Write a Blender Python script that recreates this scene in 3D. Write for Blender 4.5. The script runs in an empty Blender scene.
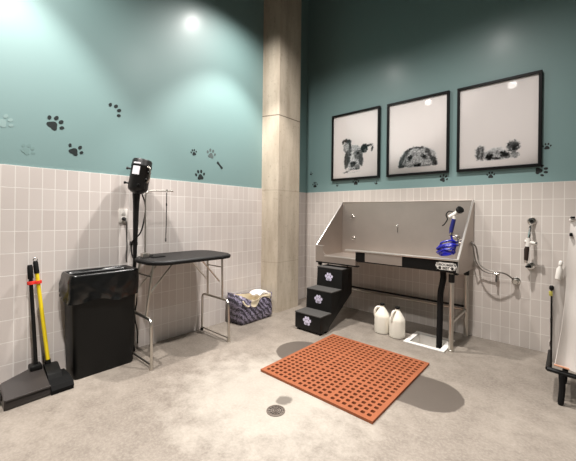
import bpy, bmesh, math, random
from mathutils import Vector, Matrix, noise
R = math.radians
SC = bpy.context.scene
COL = SC.collection
random.seed(4)

# ------------------------------------------------------------------ materials
def lin(h):
    h = h.lstrip('#'); o = []
    for i in (0, 2, 4):
        c = int(h[i:i+2], 16)/255
        o.append(c/12.92 if c <= .04045 else ((c+.055)/1.055)**2.4)
    return (*o, 1)

class NT:
    """small node helper"""
    def __init__(s, name):
        s.m = bpy.data.materials.new(name); s.m.use_nodes = True
        s.t = s.m.node_tree; s.n = s.t.nodes; s.b = s.n['Principled BSDF']
    def new(s, typ, **kw):
        nd = s.n.new(typ)
        for k, v in kw.items(): setattr(nd, k, v)
        return nd
    def link(s, a, b): s.t.links.new(a, b)
    def val(s, sock, v):
        if hasattr(v, 'links'): s.link(v, sock)
        elif v is not None: sock.default_value = v
    def math(s, op, a, b=None, c=None, clamp=False):
        nd = s.new('ShaderNodeMath', operation=op, use_clamp=clamp)
        for i, v in enumerate((a, b, c)): s.val(nd.inputs[i], v)
        return nd.outputs[0]
    def vmath(s, op, a, b=None, scale=None):
        nd = s.new('ShaderNodeVectorMath', operation=op)
        s.val(nd.inputs[0], a)
        if b is not None: s.val(nd.inputs[1], b)
        if scale is not None: s.val(nd.inputs['Scale'], scale)
        return nd.outputs['Value'] if op in ('DOT_PRODUCT', 'LENGTH', 'DISTANCE') else nd.outputs[0]
    def obj(s): return s.new('ShaderNodeTexCoord').outputs['Object']
    def noise(s, vec, scale, detail=4, rough=.55):
        nd = s.new('ShaderNodeTexNoise'); s.link(vec, nd.inputs['Vector'])
        nd.inputs['Scale'].default_value = scale; nd.inputs['Detail'].default_value = detail
        nd.inputs['Roughness'].default_value = rough
        return nd.outputs['Fac']
    def mix(s, fac, a, b, mode='MIX'):
        nd = s.new('ShaderNodeMix', data_type='RGBA', blend_type=mode)
        s.val(nd.inputs[0], fac); s.val(nd.inputs[6], a); s.val(nd.inputs[7], b)
        return nd.outputs[2]
    def ramp(s, fac, lo, hi):
        nd = s.new('ShaderNodeMapRange'); s.link(fac, nd.inputs[0])
        nd.inputs[1].default_value = lo; nd.inputs[2].default_value = hi
        return nd.outputs[0]
    def bump(s, h, strength=.3, dist=.002):
        nd = s.new('ShaderNodeBump'); s.link(h, nd.inputs['Height'])
        nd.inputs['Strength'].default_value = strength; nd.inputs['Distance'].default_value = dist
        s.link(nd.outputs[0], s.b.inputs['Normal'])

def mat(name, col, rough=.5, metal=0, var=.12, scale=30, bump=0, coat=0, spec=.5):
    t = NT(name); c = lin(col)
    v = t.noise(t.obj(), scale)
    d = tuple(x*(1-var) for x in c[:3])+(1,); e = tuple(min(1, x*(1+var)) for x in c[:3])+(1,)
    t.link(t.mix(v, d, e), t.b.inputs['Base Color'])
    t.b.inputs['Roughness'].default_value = rough; t.b.inputs['Metallic'].default_value = metal
    t.b.inputs['Coat Weight'].default_value = coat; t.b.inputs['Coat Roughness'].default_value = .03
    t.b.inputs['Specular IOR Level'].default_value = spec
    if bump: t.bump(v, bump)
    return t.m

def paint_mat(name, col, rough):
    t = NT(name); o = t.obj(); c = lin(col)
    n = t.noise(o, 1.7, 3); c2 = tuple(x*.93 for x in c[:3])+(1,)
    t.link(t.mix(n, c, c2), t.b.inputs['Base Color'])
    t.b.inputs['Roughness'].default_value = rough
    if 'teal' in name:
        t.b.inputs['Specular IOR Level'].default_value = .75
        t.b.inputs['Coat Weight'].default_value = .22; t.b.inputs['Coat Roughness'].default_value = .26
    t.bump(t.noise(o, 220, 2), .06, .001)
    return t.m

def tile_mat(name, axis, off, c1, c2, grout):
    t = NT(name); o = t.obj()
    sx = t.new('ShaderNodeSeparateXYZ'); t.link(o, sx.inputs[0])
    cx = t.new('ShaderNodeCombineXYZ')
    t.link(t.math('ADD', sx.outputs[axis], off), cx.inputs[0]); t.link(sx.outputs[2], cx.inputs[1])
    br = t.new('ShaderNodeTexBrick', offset=0.0, squash=1.0)
    t.link(cx.outputs[0], br.inputs['Vector'])
    for k, v in (('Scale', 1), ('Mortar Size', .003), ('Mortar Smooth', .3), ('Brick Width', .0775), ('Row Height', .154), ('Bias', 0)):
        br.inputs[k].default_value = v
    br.inputs['Color1'].default_value = lin(c1); br.inputs['Color2'].default_value = lin(c2); br.inputs['Mortar'].default_value = lin(grout)
    n = t.noise(o, 2.2, 4)
    t.link(t.mix(t.math('MULTIPLY', n, .22), br.outputs['Color'], lin('#a39a90')), t.b.inputs['Base Color'])
    t.link(t.math('ADD', t.math('MULTIPLY', br.outputs['Fac'], .4), .3), t.b.inputs['Roughness'])
    t.bump(t.math('SUBTRACT', 1, br.outputs['Fac']), .35, .0012)
    return t.m

def floor_mat():
    t = NT('polished_concrete'); o = t.obj()
    n1 = t.noise(o, 1.3, 6, .62); n2 = t.noise(o, 7, 8, .7); n3 = t.noise(o, 60, 4, .7)
    c = t.mix(t.ramp(n1, .32, .68), lin('#756c63'), lin('#8f867c'))
    c = t.mix(t.math('MULTIPLY', t.ramp(n2, .42, .68), .65), c, lin('#60574f'))
    c = t.mix(t.math('MULTIPLY', t.ramp(n3, .42, .7), .4), c, lin('#a69e94'))
    # scrubbed pale zone round the drain
    def dist(px, py, sx=1, sy=1):
        v = t.vmath('MULTIPLY', t.vmath('SUBTRACT', o, (px, py, 0)), (sx, sy, 0))
        return t.vmath('LENGTH', v)
    d = t.math('ADD', dist(1.42, -2.2, .9, 1), t.math('MULTIPLY', t.math('SUBTRACT', n2, .5), .9))
    c = t.mix(t.math('MULTIPLY', t.ramp(d, .7, .3), .45), c, lin('#b5afa5'))
    # long damp patch running under the mat
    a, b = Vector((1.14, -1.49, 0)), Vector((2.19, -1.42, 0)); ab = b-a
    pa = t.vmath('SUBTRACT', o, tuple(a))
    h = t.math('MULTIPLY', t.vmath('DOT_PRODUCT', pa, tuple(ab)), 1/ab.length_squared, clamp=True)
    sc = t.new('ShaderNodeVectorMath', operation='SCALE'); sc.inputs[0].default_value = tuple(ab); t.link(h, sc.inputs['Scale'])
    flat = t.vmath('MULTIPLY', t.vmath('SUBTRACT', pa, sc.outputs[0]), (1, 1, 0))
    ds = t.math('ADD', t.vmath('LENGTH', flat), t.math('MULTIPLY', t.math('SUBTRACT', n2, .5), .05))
    wet_and_shade = t.ramp(ds, .232, .222)
    # damp blot behind the drain
    d2 = t.math('ADD', dist(1.525, -2.155, 1.2, 1), t.math('MULTIPLY', t.math('SUBTRACT', n2, .5), .1))
    wet_and_shade = t.math('MAXIMUM', wet_and_shade, t.math('MULTIPLY', t.ramp(d2, .068, .05), .8))
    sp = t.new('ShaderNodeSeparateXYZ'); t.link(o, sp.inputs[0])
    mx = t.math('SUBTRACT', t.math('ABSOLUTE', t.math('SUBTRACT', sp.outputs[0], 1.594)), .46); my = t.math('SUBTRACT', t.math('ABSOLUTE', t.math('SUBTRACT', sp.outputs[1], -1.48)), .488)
    wet_and_shade = t.math('MAXIMUM', wet_and_shade, t.math('LESS_THAN', t.math('MAXIMUM', mx, my), 0))  # mat footprint: damp plus shade painted into the floor, so the holes look dark
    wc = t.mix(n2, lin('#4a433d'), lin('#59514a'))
    c = t.mix(t.math('MULTIPLY', wet_and_shade, .95), c, wc)
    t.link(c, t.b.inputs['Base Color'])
    t.link(t.math('SUBTRACT', .5, t.math('MULTIPLY', n1, .12)), t.b.inputs['Roughness'])
    t.bump(n2, .12, .002)
    return t.m

def column_mat():
    t = NT('cast_concrete'); o = t.obj()
    mp = t.vmath('MULTIPLY', o, (6, 6, 1.1))
    n1 = t.noise(mp, 1.4, 6, .6); n2 = t.noise(o, 26, 6, .75)
    c = t.mix(t.ramp(n1, .3, .7), lin('#a59886'), lin('#c6baa8'))
    c = t.mix(t.math('MULTIPLY', t.ramp(n2, .56, .72), .55), c, lin('#7a6d5c'))
    sx = t.new('ShaderNodeSeparateXYZ'); t.link(o, sx.inputs[0])
    for z, wd, f in ((2.45, .007, .75), (1.52, .004, .3), (.62, .004, .25)):
        g = t.math('LESS_THAN', t.math('ABSOLUTE', t.math('SUBTRACT', sx.outputs[2], z)), wd)
        c = t.mix(t.math('MULTIPLY', g, f), c, lin('#564b40'))
    t.link(c, t.b.inputs['Base Color']); t.b.inputs['Roughness'].default_value = .8
    t.bump(n2, .3, .002)
    return t.m

def steel_mat(name, rough, col='#b9b4ae', aniso=(1, 1, 60)):
    t = NT(name); o = t.obj()
    n = t.noise(t.vmath('MULTIPLY', o, aniso), 4, 3); n2 = t.noise(o, 5, 4)
    c = lin(col); c2 = tuple(x*.82 for x in c[:3])+(1,)
    t.link(t.mix(n2, c, c2), t.b.inputs['Base Color'])
    t.b.inputs['Metallic'].default_value = 1
    t.link(t.math('ADD', t.math('MULTIPLY', n, .12), rough-.06), t.b.inputs['Roughness'])
    return t.m

def tote_mat():
    t = NT('tote_print'); o = t.obj()
    n = t.noise(o, 9, 3, .6); f = t.noise(t.vmath('MULTIPLY', o, (1, 1, 1.6)), 62, 3, .7)
    sx = t.new('ShaderNodeSeparateXYZ'); t.link(o, sx.inputs[0])
    w = t.math('SINE', t.math('MULTIPLY', t.math('ADD', t.math('ADD', sx.outputs[1], sx.outputs[2]), t.math('MULTIPLY', n, .12)), 95))
    k = t.ramp(t.math('ADD', t.math('ADD', t.math('MULTIPLY', w, .09), f), t.math('MULTIPLY', t.math('SUBTRACT', n, .5), .35)), .46, .62)
    c = t.mix(k, lin('#2b2731'), lin('#9c94ab'))
    c = t.mix(t.ramp(f, .66, .72), c, lin('#e2dcea'))
    t.link(c, t.b.inputs['Base Color']); t.b.inputs['Roughness'].default_value = .5
    return t.m

def vcol_mat(name):
    t = NT(name); a = t.new('ShaderNodeVertexColor', layer_name='print')
    n = t.noise(t.obj(), 300, 2)
    t.link(t.mix(t.math('MULTIPLY', n, .02), a.outputs[0], lin('#8d8682')), t.b.inputs['Base Color'])
    t.b.inputs['Roughness'].default_value = .9; t.b.inputs['Specular IOR Level'].default_value = .1
    return t.m

def glass_mat():
    t = NT('picture_glass')
    out = t.n['Material Output']
    g = t.new('ShaderNodeBsdfGlossy'); g.inputs['Roughness'].default_value = .03; g.inputs[0].default_value = (1, 1, 1, 1)
    tr = t.new('ShaderNodeBsdfTransparent'); fr = t.new('ShaderNodeFresnel'); fr.inputs[0].default_value = 1.25
    mx = t.new('ShaderNodeMixShader'); t.link(fr.outputs[0], mx.inputs[0]); t.link(tr.outputs[0], mx.inputs[1]); t.link(g.outputs[0], mx.inputs[2])
    t.link(mx.outputs[0], out.inputs[0])
    return t.m

M = dict(
    teal=paint_mat('teal_paint', '#779493', .55),
    grey_wall=paint_mat('grey_paint', '#6f7472', .6),
    ceil=mat('dark_ceiling', '#3b3d3d', .9),
    tileL=tile_mat('wall_tile_cross', 1, 3.302+.0775*10, '#cbc2bd', '#d3cbc6', '#e6e2dd'),
    tileB=tile_mat('wall_tile_long', 0, -2.73+.0775*40, '#c6bdb6', '#cec5be', '#e2ddd6'),
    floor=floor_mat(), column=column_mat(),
    steel=steel_mat('brushed_steel', .48, '#bfb5ad'), steel_bright=steel_mat('bright_steel', .36, '#ebe7e2'),
    chrome=mat('chrome', '#d8d6d2', .16, 1, .05), tube=mat('zinc_tube', '#c9c4bc', .3, 1, .08),
    black=mat('black_plastic', '#0b0b0a', .45, 0, .2, spec=.3), rubber=mat('black_rubber', '#0d0c0c', .7, 0, .2, spec=.25),
    black_frame=mat('black_wood', '#080707', .4, 0, .2, spec=.25), banner=mat('black_banner', '#080808', .4, 0, .15, spec=.25),
    dryer=mat('dryer_shell', '#141313', .4, 0, .2, spec=.35), liner=mat('bin_liner', '#0a0a0a', .27, 0, .25, 12, spec=.5),
    binbody=mat('bin_plastic', '#0b0b0a', .5, 0, .2, spec=.25), pan=mat('dustpan_plastic', '#2c2725', .38, 0, .15, 8, spec=.45),
    bristle=mat('bristle', '#080808', .8, 0, .3, 120, .5, spec=.2),
    yellow=mat('yellow_handle', '#dcc21d', .4, 0, .06), red=mat('red_clip', '#d8352b', .45, 0, .05),
    white=mat('white_plastic', '#ded9d2', .45, 0, .04), cream=mat('cream_cloth', '#d8cbb0', .8, 0, .1, 20),
    jug=mat('milky_plastic', '#e6e0d3', .4, 0, .03, 8), enamel=mat('white_enamel', '#e4e0da', .3, 0, .03),
    tread=mat('grey_tread', '#3f3d3b', .9, 0, .3, 200, .6), emblem=mat('lavender_emblem', '#cfc9de', .5, 0, .12, 90),
    mat=mat('orange_rubber', '#884a29', .8, 0, .14, 14, .1), blue=mat('blue_hose', '#1c1f9c', .35, 0, .12),
    navy=mat('navy_grip', '#1f2468', .4, 0, .1), decal=mat('charcoal_decal', '#272d2d', .7, 0, .3, 60, spec=.2),
    decal_dark=mat('black_decal', '#131616', .6, 0, .2, 60), decal_grey=mat('worn_decal', '#556160', .7, 0, .25, 60),
    decal_pale=mat('pale_decal', '#738e8c', .55, 0, .05, 40), decal_white=mat('white_decal', '#88a19f', .55, 0, .05, 40),
    cord=mat('grey_cord', '#4a4744', .5, 0, .1), hosegrey=mat('braided_hose', '#8f8a84', .35, .8, .2, 200),
    drain=mat('drain_bronze', '#6b6159', .5, .45, .3, 40), hole=mat('drain_pit', '#191614', .9),
    brown=mat('dark_brown_grip', '#2c211b', .4, 0, .2), sheet=mat('white_sheet', '#d2cbc5', .55, 0, .05, 6),
    sheet_grey=mat('grey_sheet', '#c4bdb7', .6, 0, .08, 6), tag=mat('yellow_green_tag', '#b9b055', .5),
    copper=mat('peach_hem', '#c08a6c', .6), tote=tote_mat(), print=vcol_mat('dog_print'), glass=glass_mat(),
    tabletop=mat('ribbed_rubber_top', '#131212', .5, 0, .2, 150, .3, spec=.35), paper=mat('paper_label', '#dcd9de', .6, 0, .04),
)

# ------------------------------------------------------------------ mesh builder
def rootloc(o):
    v = Vector((0, 0, 0))
    while o is not None: v += o.location; o = o.parent
    return v

class MB:
    def __init__(s): s.bm = bmesh.new(); s.mi = 0
    def _faces(s, before, smooth=True):
        for f in list(s.bm.faces)[before:]: f.material_index = s.mi; f.smooth = smooth
    def box(s, lo, hi, bevel=0, seg=2, rot=None, piv=None):
        b = len(s.bm.faces)
        r = bmesh.ops.create_cube(s.bm, size=1); vs = r['verts']
        c = [(lo[i]+hi[i])/2 for i in range(3)]; d = [abs(hi[i]-lo[i]) for i in range(3)]
        for v in vs: v.co = Vector((v.co.x*d[0]+c[0], v.co.y*d[1]+c[1], v.co.z*d[2]+c[2]))
        if bevel:
            es = list({e for v in vs for e in v.link_edges})
            rr = bmesh.ops.bevel(s.bm, geom=es, offset=bevel, segments=seg, profile=.5, affect='EDGES')
            vs = list({v for f in list(s.bm.faces)[b:] for v in f.verts})
        if rot is not None:
            p = Vector(piv if piv else c)
            for v in vs: v.co = rot @ (v.co-p)+p
        s._faces(b); return s
    def tube(s, pts, r, seg=10, closed=False, cap=True):
        b = len(s.bm.faces); pts = [Vector(p) for p in pts]; n = len(pts)
        rs = r if isinstance(r, (list, tuple)) else [r]*n
        rings = []; up = None
        for i, p in enumerate(pts):
            a = pts[i-1] if (i or closed) else p; c = pts[(i+1) % n] if (i < n-1 or closed) else p
            t = (c-a)
            t = t.normalized() if t.length > 1e-9 else Vector((0, 0, 1))
            if up is None:
                up = Vector((0, 0, 1)) if abs(t.z) < .9 else Vector((1, 0, 0))
            up = (up-t*up.dot(t)).normalized(); sd = t.cross(up)
            rings.append([s.bm.verts.new(p+(up*math.cos(2*math.pi*k/seg)+sd*math.sin(2*math.pi*k/seg))*rs[i]) for k in range(seg)])
        m = n if closed else n-1
        for i in range(m):
            A, Bq = rings[i], rings[(i+1) % n]
            for k in range(seg):
                try: s.bm.faces.new((A[k], A[(k+1) % seg], Bq[(k+1) % seg], Bq[k]))
                except ValueError: pass
        if cap and not closed:
            s.bm.faces.new(rings[0][::-1]); s.bm.faces.new(rings[-1])
        s._faces(b); return s
    def lathe(s, prof, origin=(0, 0, 0), axis=(0, 0, 1), seg=24, cap=True):
        b = len(s.bm.faces); o = Vector(origin); q = Vector((0, 0, 1)).rotation_difference(Vector(axis).normalized())
        rings = [[s.bm.verts.new(o+q @ Vector((r*math.cos(2*math.pi*k/seg), r*math.sin(2*math.pi*k/seg), z))) for k in range(seg)] for r, z in prof]
        for A, Bq in zip(rings, rings[1:]):
            for k in range(seg): s.bm.faces.new((A[k], A[(k+1) % seg], Bq[(k+1) % seg], Bq[k]))
        if cap: s.bm.faces.new(rings[0][::-1]); s.bm.faces.new(rings[-1])
        s._faces(b); return s
    def prism(s, pts, d, fn=None):
        """3D outline pts swept along vector d"""
        b = len(s.bm.faces); d = Vector(d)
        A = [s.bm.verts.new(Vector(p)) for p in pts]; Bq = [s.bm.verts.new(Vector(p)+d) for p in pts]
        s.bm.faces.new(A[::-1]); s.bm.faces.new(Bq)
        for i in range(len(A)):
            j = (i+1) % len(A); s.bm.faces.new((A[i], A[j], Bq[j], Bq[i]))
        s._faces(b); return s
    def loft(s, loops, cap0=True, cap1=True):
        b = len(s.bm.faces)
        rings = [[s.bm.verts.new(Vector(p)) for p in l] for l in loops]; n = len(rings[0])
        for A, Bq in zip(rings, rings[1:]):
            for k in range(n): s.bm.faces.new((A[k], A[(k+1) % n], Bq[(k+1) % n], Bq[k]))
        if cap0: s.bm.faces.new(rings[0][::-1])
        if cap1: s.bm.faces.new(rings[-1])
        s._faces(b); return s
    def grid(s, fn, nu, nv):
        b = len(s.bm.faces)
        g = [[s.bm.verts.new(Vector(fn(i/nu, j/nv))) for j in range(nv+1)] for i in range(nu+1)]
        for i in range(nu):
            for j in range(nv): s.bm.faces.new((g[i][j], g[i+1][j], g[i+1][j+1], g[i][j+1]))
        s._faces(b); return s
    def quad(s, *p):
        b = len(s.bm.faces); s.bm.faces.new([s.bm.verts.new(Vector(q)) for q in p]); s._faces(b); return s
    def build(s, name, m, parent=None, loc=(0, 0, 0), sharp=35, recalc=True):
        if recalc: bmesh.ops.recalc_face_normals(s.bm, faces=s.bm.faces)
        for e in s.bm.edges:
            if len(e.link_faces) == 2 and e.calc_face_angle(0) > R(sharp): e.smooth = False
        base = rootloc(parent) if parent is not None else Vector(loc)
        bmesh.ops.translate(s.bm, verts=s.bm.verts, vec=-base)
        me = bpy.data.meshes.new(name); s.bm.to_mesh(me); s.bm.free()
        for k in (m if isinstance(m, (list, tuple)) else [m]): me.materials.append(k)
        o = bpy.data.objects.new(name, me); COL.objects.link(o)
        if parent is not None: o.parent = parent
        else: o.location = loc
        return o

def tag(o, label=None, cat=None, group=None, kind=None):
    for k, v in (('label', label), ('category', cat), ('group', group), ('kind', kind)):
        if v: o[k] = v
    return o
def thing(name, label, cat, loc=(0, 0, 0), group=None):
    o = bpy.data.objects.new(name, None); COL.objects.link(o); o.location = loc; o.empty_display_size = .1
    return tag(o, label, cat, group)
def arc(c, r, a0, a1, u, v, n=8):
    c, u, v = Vector(c), Vector(u), Vector(v)
    return [c+u*(r*math.cos(R(a0+(a1-a0)*i/n)))+v*(r*math.sin(R(a0+(a1-a0)*i/n))) for i in range(n+1)]
def fillet(pts, r, n=6):
    """round the inner corners of a polyline"""
    pts = [Vector(p) for p in pts]; out = [pts[0]]
    for a, b, c in zip(pts, pts[1:], pts[2:]):
        d1 = (a-b); d2 = (c-b); k = min(r, d1.length*.45, d2.length*.45)
        p, q = b+d1.normalized()*k, b+d2.normalized()*k
        for i in range(n+1):
            t = i/n; out.append(p*(1-t)**2+b*2*t*(1-t)+q*t*t)
    return out+[pts[-1]]
def spline(pts, n=8):
    P = [Vector(p) for p in pts]; P = [P[0]*2-P[1]]+P+[P[-1]*2-P[-2]]; out = []
    for i in range(1, len(P)-2):
        a, b, c, d = P[i-1:i+3]
        for k in range(n):
            t = k/n
            out.append(.5*((2*b)+(c-a)*t+(2*a-5*b+4*c-d)*t*t+(3*b-a-3*c+d)*t**3))
    return out+[P[-2]]

# ------------------------------------------------------------------ the room
XR, YF, ZC, HT = 5.2, -6.2, 4.7, 1.54
SX0, SX1, SY0, SY1 = 1.765, 2.05, -.615, -.335            # opening of the floor sink
b = MB()
xs, ys = [0, SX0, SX1, XR], [YF, SY0, SY1, 0]
for i in range(3):
    for j in range(3):
        if (i, j) != (1, 1):
            b.quad((xs[i], ys[j], 0), (xs[i+1], ys[j], 0), (xs[i+1], ys[j+1], 0), (xs[i], ys[j+1], 0))
for (x0, y0), (x1, y1) in (((0, YF), (XR, YF)), ((XR, YF), (XR, 0)), ((XR, 0), (0, 0)), ((0, 0), (0, YF))):
    b.quad((x0, y0, 0), (x1, y1, 0), (x1, y1, -.2), (x0, y0, -.2))
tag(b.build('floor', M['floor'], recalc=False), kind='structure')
tag(MB().box((-.1, YF-.1, ZC), (XR+.1, .1, ZC+.1)).build('ceiling', M['ceil']), kind='structure')
b = MB(); b.box((-.15, YF, HT), (-.006, .15, ZC)); b.mi = 1; b.box((-.15, YF, -.2), (0, 0, HT))
tag(b.build('wall_left', [M['teal'], M['tileL']]), kind='structure')
b = MB(); b.box((-.006, .006, HT), (XR, .15, ZC)); b.mi = 1; b.box((0, 0, -.2), (XR, .15, HT))
tag(b.build('wall_back', [M['teal'], M['tileB']]), kind='structure')
b = MB(); b.box((XR+.006, YF, -.2), (XR+.15, 0, ZC))
tag(b.build('wall_right', M['grey_wall']), kind='structure')
b = MB(); b.box((0, YF-.15, -.2), (XR, YF-.006, ZC))
tag(b.build('wall_front', M['grey_wall']), kind='structure')
b = MB(); b.prism([(-.006, -.905, 0), (.2, -.838, 0), (.21, -.825, 0), (.21, -.42, 0), (-.006, -.42, 0)], (0, 0, ZC))
tag(b.build('column', M['column']), kind='structure')

# ------------------------------------------------------------------ wall decals
def paw(name, P0, wall, size, rot, m, label, toes='1234', pad=True, cat='wall decal'):
    """paw print flat on a wall; rot turns it clockwise as seen from the room"""
    c, s = math.cos(R(-rot)), math.sin(R(-rot)); k = size
    def w(x, y):
        X, Y = (x*c-y*s)*k, (x*s+y*c)*k
        return (-.006, P0[0]+X, P0[1]+Y) if wall == 'L' else (P0[0]+X, .006, P0[1]+Y)
    d = (.0015, 0, 0) if wall == 'L' else (0, -.0015, 0)
    b = MB()
    if pad:
        prof = []
        for i in range(28):
            a = 2*math.pi*i/28
            r = 1+.16*math.cos(3*(a-math.pi/2))-.10*math.exp(-((a-1.5*math.pi)/.35)**2)
            prof.append(w(.29*r*math.cos(a), -.2+.25*r*math.sin(a)))
        b.prism(prof, d)
    for q in toes:
        tx, ty, rx, ry, ta = {'1': (-.42, .06, .1, .14, 22), '2': (-.16, .32, .11, .16, 6), '3': (.16, .32, .11, .16, -6), '4': (.42, .06, .1, .14, -22)}[q]
        ca, sa = math.cos(R(ta)), math.sin(R(ta))
        b.prism([w(tx+rx*math.cos(2*math.pi*i/16)*ca-ry*math.sin(2*math.pi*i/16)*sa, ty+rx*math.cos(2*math.pi*i/16)*sa+ry*math.sin(2*math.pi*i/16)*ca) for i in range(16)], d)
    o = b.build(name, m, loc=w(0, 0)); tag(o, label, cat, 'paw print decals on the teal walls')
    return o
for a in (
    ('paw_decal', (-3.075, 1.885), 'L', 0.119, 38, M['decal'], 'large complete charcoal paw decal on teal wall above the broom handles'),
    ('paw_decal', (-2.94, 1.708), 'L', 0.108, 30, M['decal'], 'charcoal paw decal missing a toe just above the tiles between broom and dryer', '134'),
    ('paw_decal', (-2.66, 2.085), 'L', 0.122, 48, M['decal'], 'row of four toe dots from a worn paw decal, highest on its wall', '1234', False),
    ('paw_decal', (-3.365, 1.838), 'L', 0.101, 40, M['decal_white'], 'peeled whitish paw decal trace at the far left edge of the wall', '234'),
    ('paw_decal', (-3.236, 1.662), 'L', 0.086, 40, M['decal_pale'], 'faint ghost of a removed paw decal low above the tiles at the left', '1234'),
    ('paw_decal', (-1.882, 1.848), 'L', 0.072, -15, M['decal'], 'small dark paw decal, leftmost of the cluster beside the concrete column'),
    ('paw_decal', (-1.668, 1.866), 'L', 0.112, 10, M['decal_grey'], 'grey faded paw decal, uppermost of the cluster beside the concrete column'),
    ('paw_decal', (-1.803, 1.622), 'L', 0.115, -10, M['decal'], 'dark paw decal, lowest of the cluster beside the concrete column'),
    ('paw_decal', (.082, 1.818), 'B', 0.055, 20, M['decal_dark'], 'tiny black paw fragment, upper one of two next to the room corner', '24'),
    ('paw_decal', (.155, 1.65), 'B', 0.089, 0, M['decal_dark'], 'black paw decal just above the tiles next to the room corner'),
    ('paw_decal', (.53, 1.628), 'B', 0.047, 10, M['decal_dark'], 'small black paw decal under the lower left corner of the spotted dog picture', '24'),
    ('paw_decal', (.815, 1.655), 'B', 0.093, 0, M['decal_dark'], 'black paw decal centred below the spotted dog picture'),
    ('paw_decal', (1.10, 1.628), 'B', 0.051, -15, M['decal_dark'], 'small black paw decal under the lower right corner of the spotted dog picture', '13'),
    ('paw_decal', (1.885, 1.632), 'B', 0.089, 28, M['decal_dark'], 'black paw decal below the gap between the middle and right dog pictures'),
    ('paw_decal', (2.325, 1.636), 'B', 0.072, 0, M['decal_dark'], 'small thin black paw decal under the middle of the rightmost dog picture'),
    ('paw_decal', (2.722, 1.648), 'B', 0.102, 90, M['decal_dark'], 'black paw decal turned sideways at the lower right corner of the rightmost picture'),
    ('paw_decal', (2.76, 1.865), 'B', 0.064, 0, M['decal_dark'], 'black paw decal to the right of the rightmost dog picture, the highest on that wall'),
): paw(*a)
b = MB(); cy, cz = -1.553, 1.754                            # bone shaped decal
bo = []
for i in range(40):
    a = 2*math.pi*i/40; x = .05*math.cos(a); r = .008+.02*abs(math.cos(a))**3
    y = r*math.sin(a)*1.3
    bo.append((-.006, cy+x*.72+y*.69, cz-x*.69+y*.72))
tag(b.prism(bo, (.0015, 0, 0)).build('bone_decal', M['decal'], loc=(-.006, cy, cz)), 'small dark bone-shaped decal, rightmost of the cluster beside the column', 'wall decal')

# ------------------------------------------------------------------ framed dog pictures
DOG1 = [(0.8, 1.979, 0.12, 0.16, 0, 0.66), (0.689, 2.114, 0.062, 0.078, 0, 0.5), (0.692, 2.202, 0.065, 0.026, -10, 0.12), (0.627, 2.191, 0.021, 0.028, 0, 0.16), (0.689, 2.117, 0.038, 0.044, 0, 0.62), (0.733, 2.135, 0.018, 0.064, 0, 0.2), (0.691, 1.959, 0.047, 0.11, -5, 0.22), (0.734, 2.038, 0.037, 0.058, 10, 0.34), (0.772, 1.97, 0.034, 0.096, 0, 0.8), (0.857, 2.005, 0.063, 0.063, 0, 0.36), (0.8, 2.024, 0.023, 0.02, 0, 0.5), (0.852, 2.027, 0.023, 0.016, 0, 0.04), (0.739, 2.018, 0.013, 0.012, 0, 0.05), (0.896, 1.931, 0.033, 0.082, 8, 0.26), (0.787, 1.872, 0.083, 0.062, 0, 0.66), (0.784, 1.895, 0.043, 0.026, 0, 0.1), (0.773, 1.871, 0.029, 0.02, 0, 0.2), (0.845, 1.842, 0.037, 0.035, 0, 0.42), (0.781, 1.819, 0.086, 0.008, 4, 0.16), (0.673, 1.857, 0.021, 0.031, 0, 0.3), (0.679, 1.789, 0.047, 0.01, 8, 0.14), (0.803, 1.782, 0.085, 0.005, 5, 0.55), (0.939, 2.076, 0.052, 0.06, 10, 0.05), (0.956, 2.043, 0.019, 0.025, 0, 0.3), (1.004, 2.105, 0.056, 0.016, 8, 0.05), (1.05, 2.059, 0.016, 0.039, -15, 0.2)]
DOG2 = [(1.611, 1.878, 0.206, 0.13, 0, 0.66), (1.435, 1.84, 0.041, 0.096, -18, 0.28), (1.473, 1.926, 0.025, 0.067, -25, 0.22), (1.412, 1.82, 0.016, 0.056, 0, 0.2), (1.457, 1.849, 0.009, 0.067, -15, 0.6), (1.528, 1.988, 0.046, 0.015, 22, 0.2), (1.631, 1.995, 0.05, 0.013, -5, 0.16), (1.72, 1.949, 0.035, 0.024, -40, 0.26), (1.746, 1.895, 0.019, 0.048, 30, 0.3), (1.788, 1.832, 0.035, 0.049, 25, 0.22), (1.803, 1.794, 0.03, 0.015, 0, 0.12), (1.758, 1.814, 0.014, 0.038, 20, 0.62), (1.527, 1.889, 0.022, 0.039, -35, 0.08), (1.679, 1.89, 0.04, 0.019, -32, 0.1), (1.605, 1.922, 0.006, 0.022, 0, 0.4), (1.607, 1.8, 0.042, 0.021, 0, 0.02), (1.606, 1.815, 0.022, 0.005, 0, 0.4), (1.531, 1.796, 0.021, 0.015, 0, 0.5), (1.441, 1.792, 0.047, 0.012, 5, 0.1), (1.727, 1.788, 0.061, 0.006, 3, 0.3), (1.663, 1.915, 0.015, 0.015, 0, 0.4), (1.556, 1.927, 0.016, 0.016, 0, 0.45)]
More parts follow.
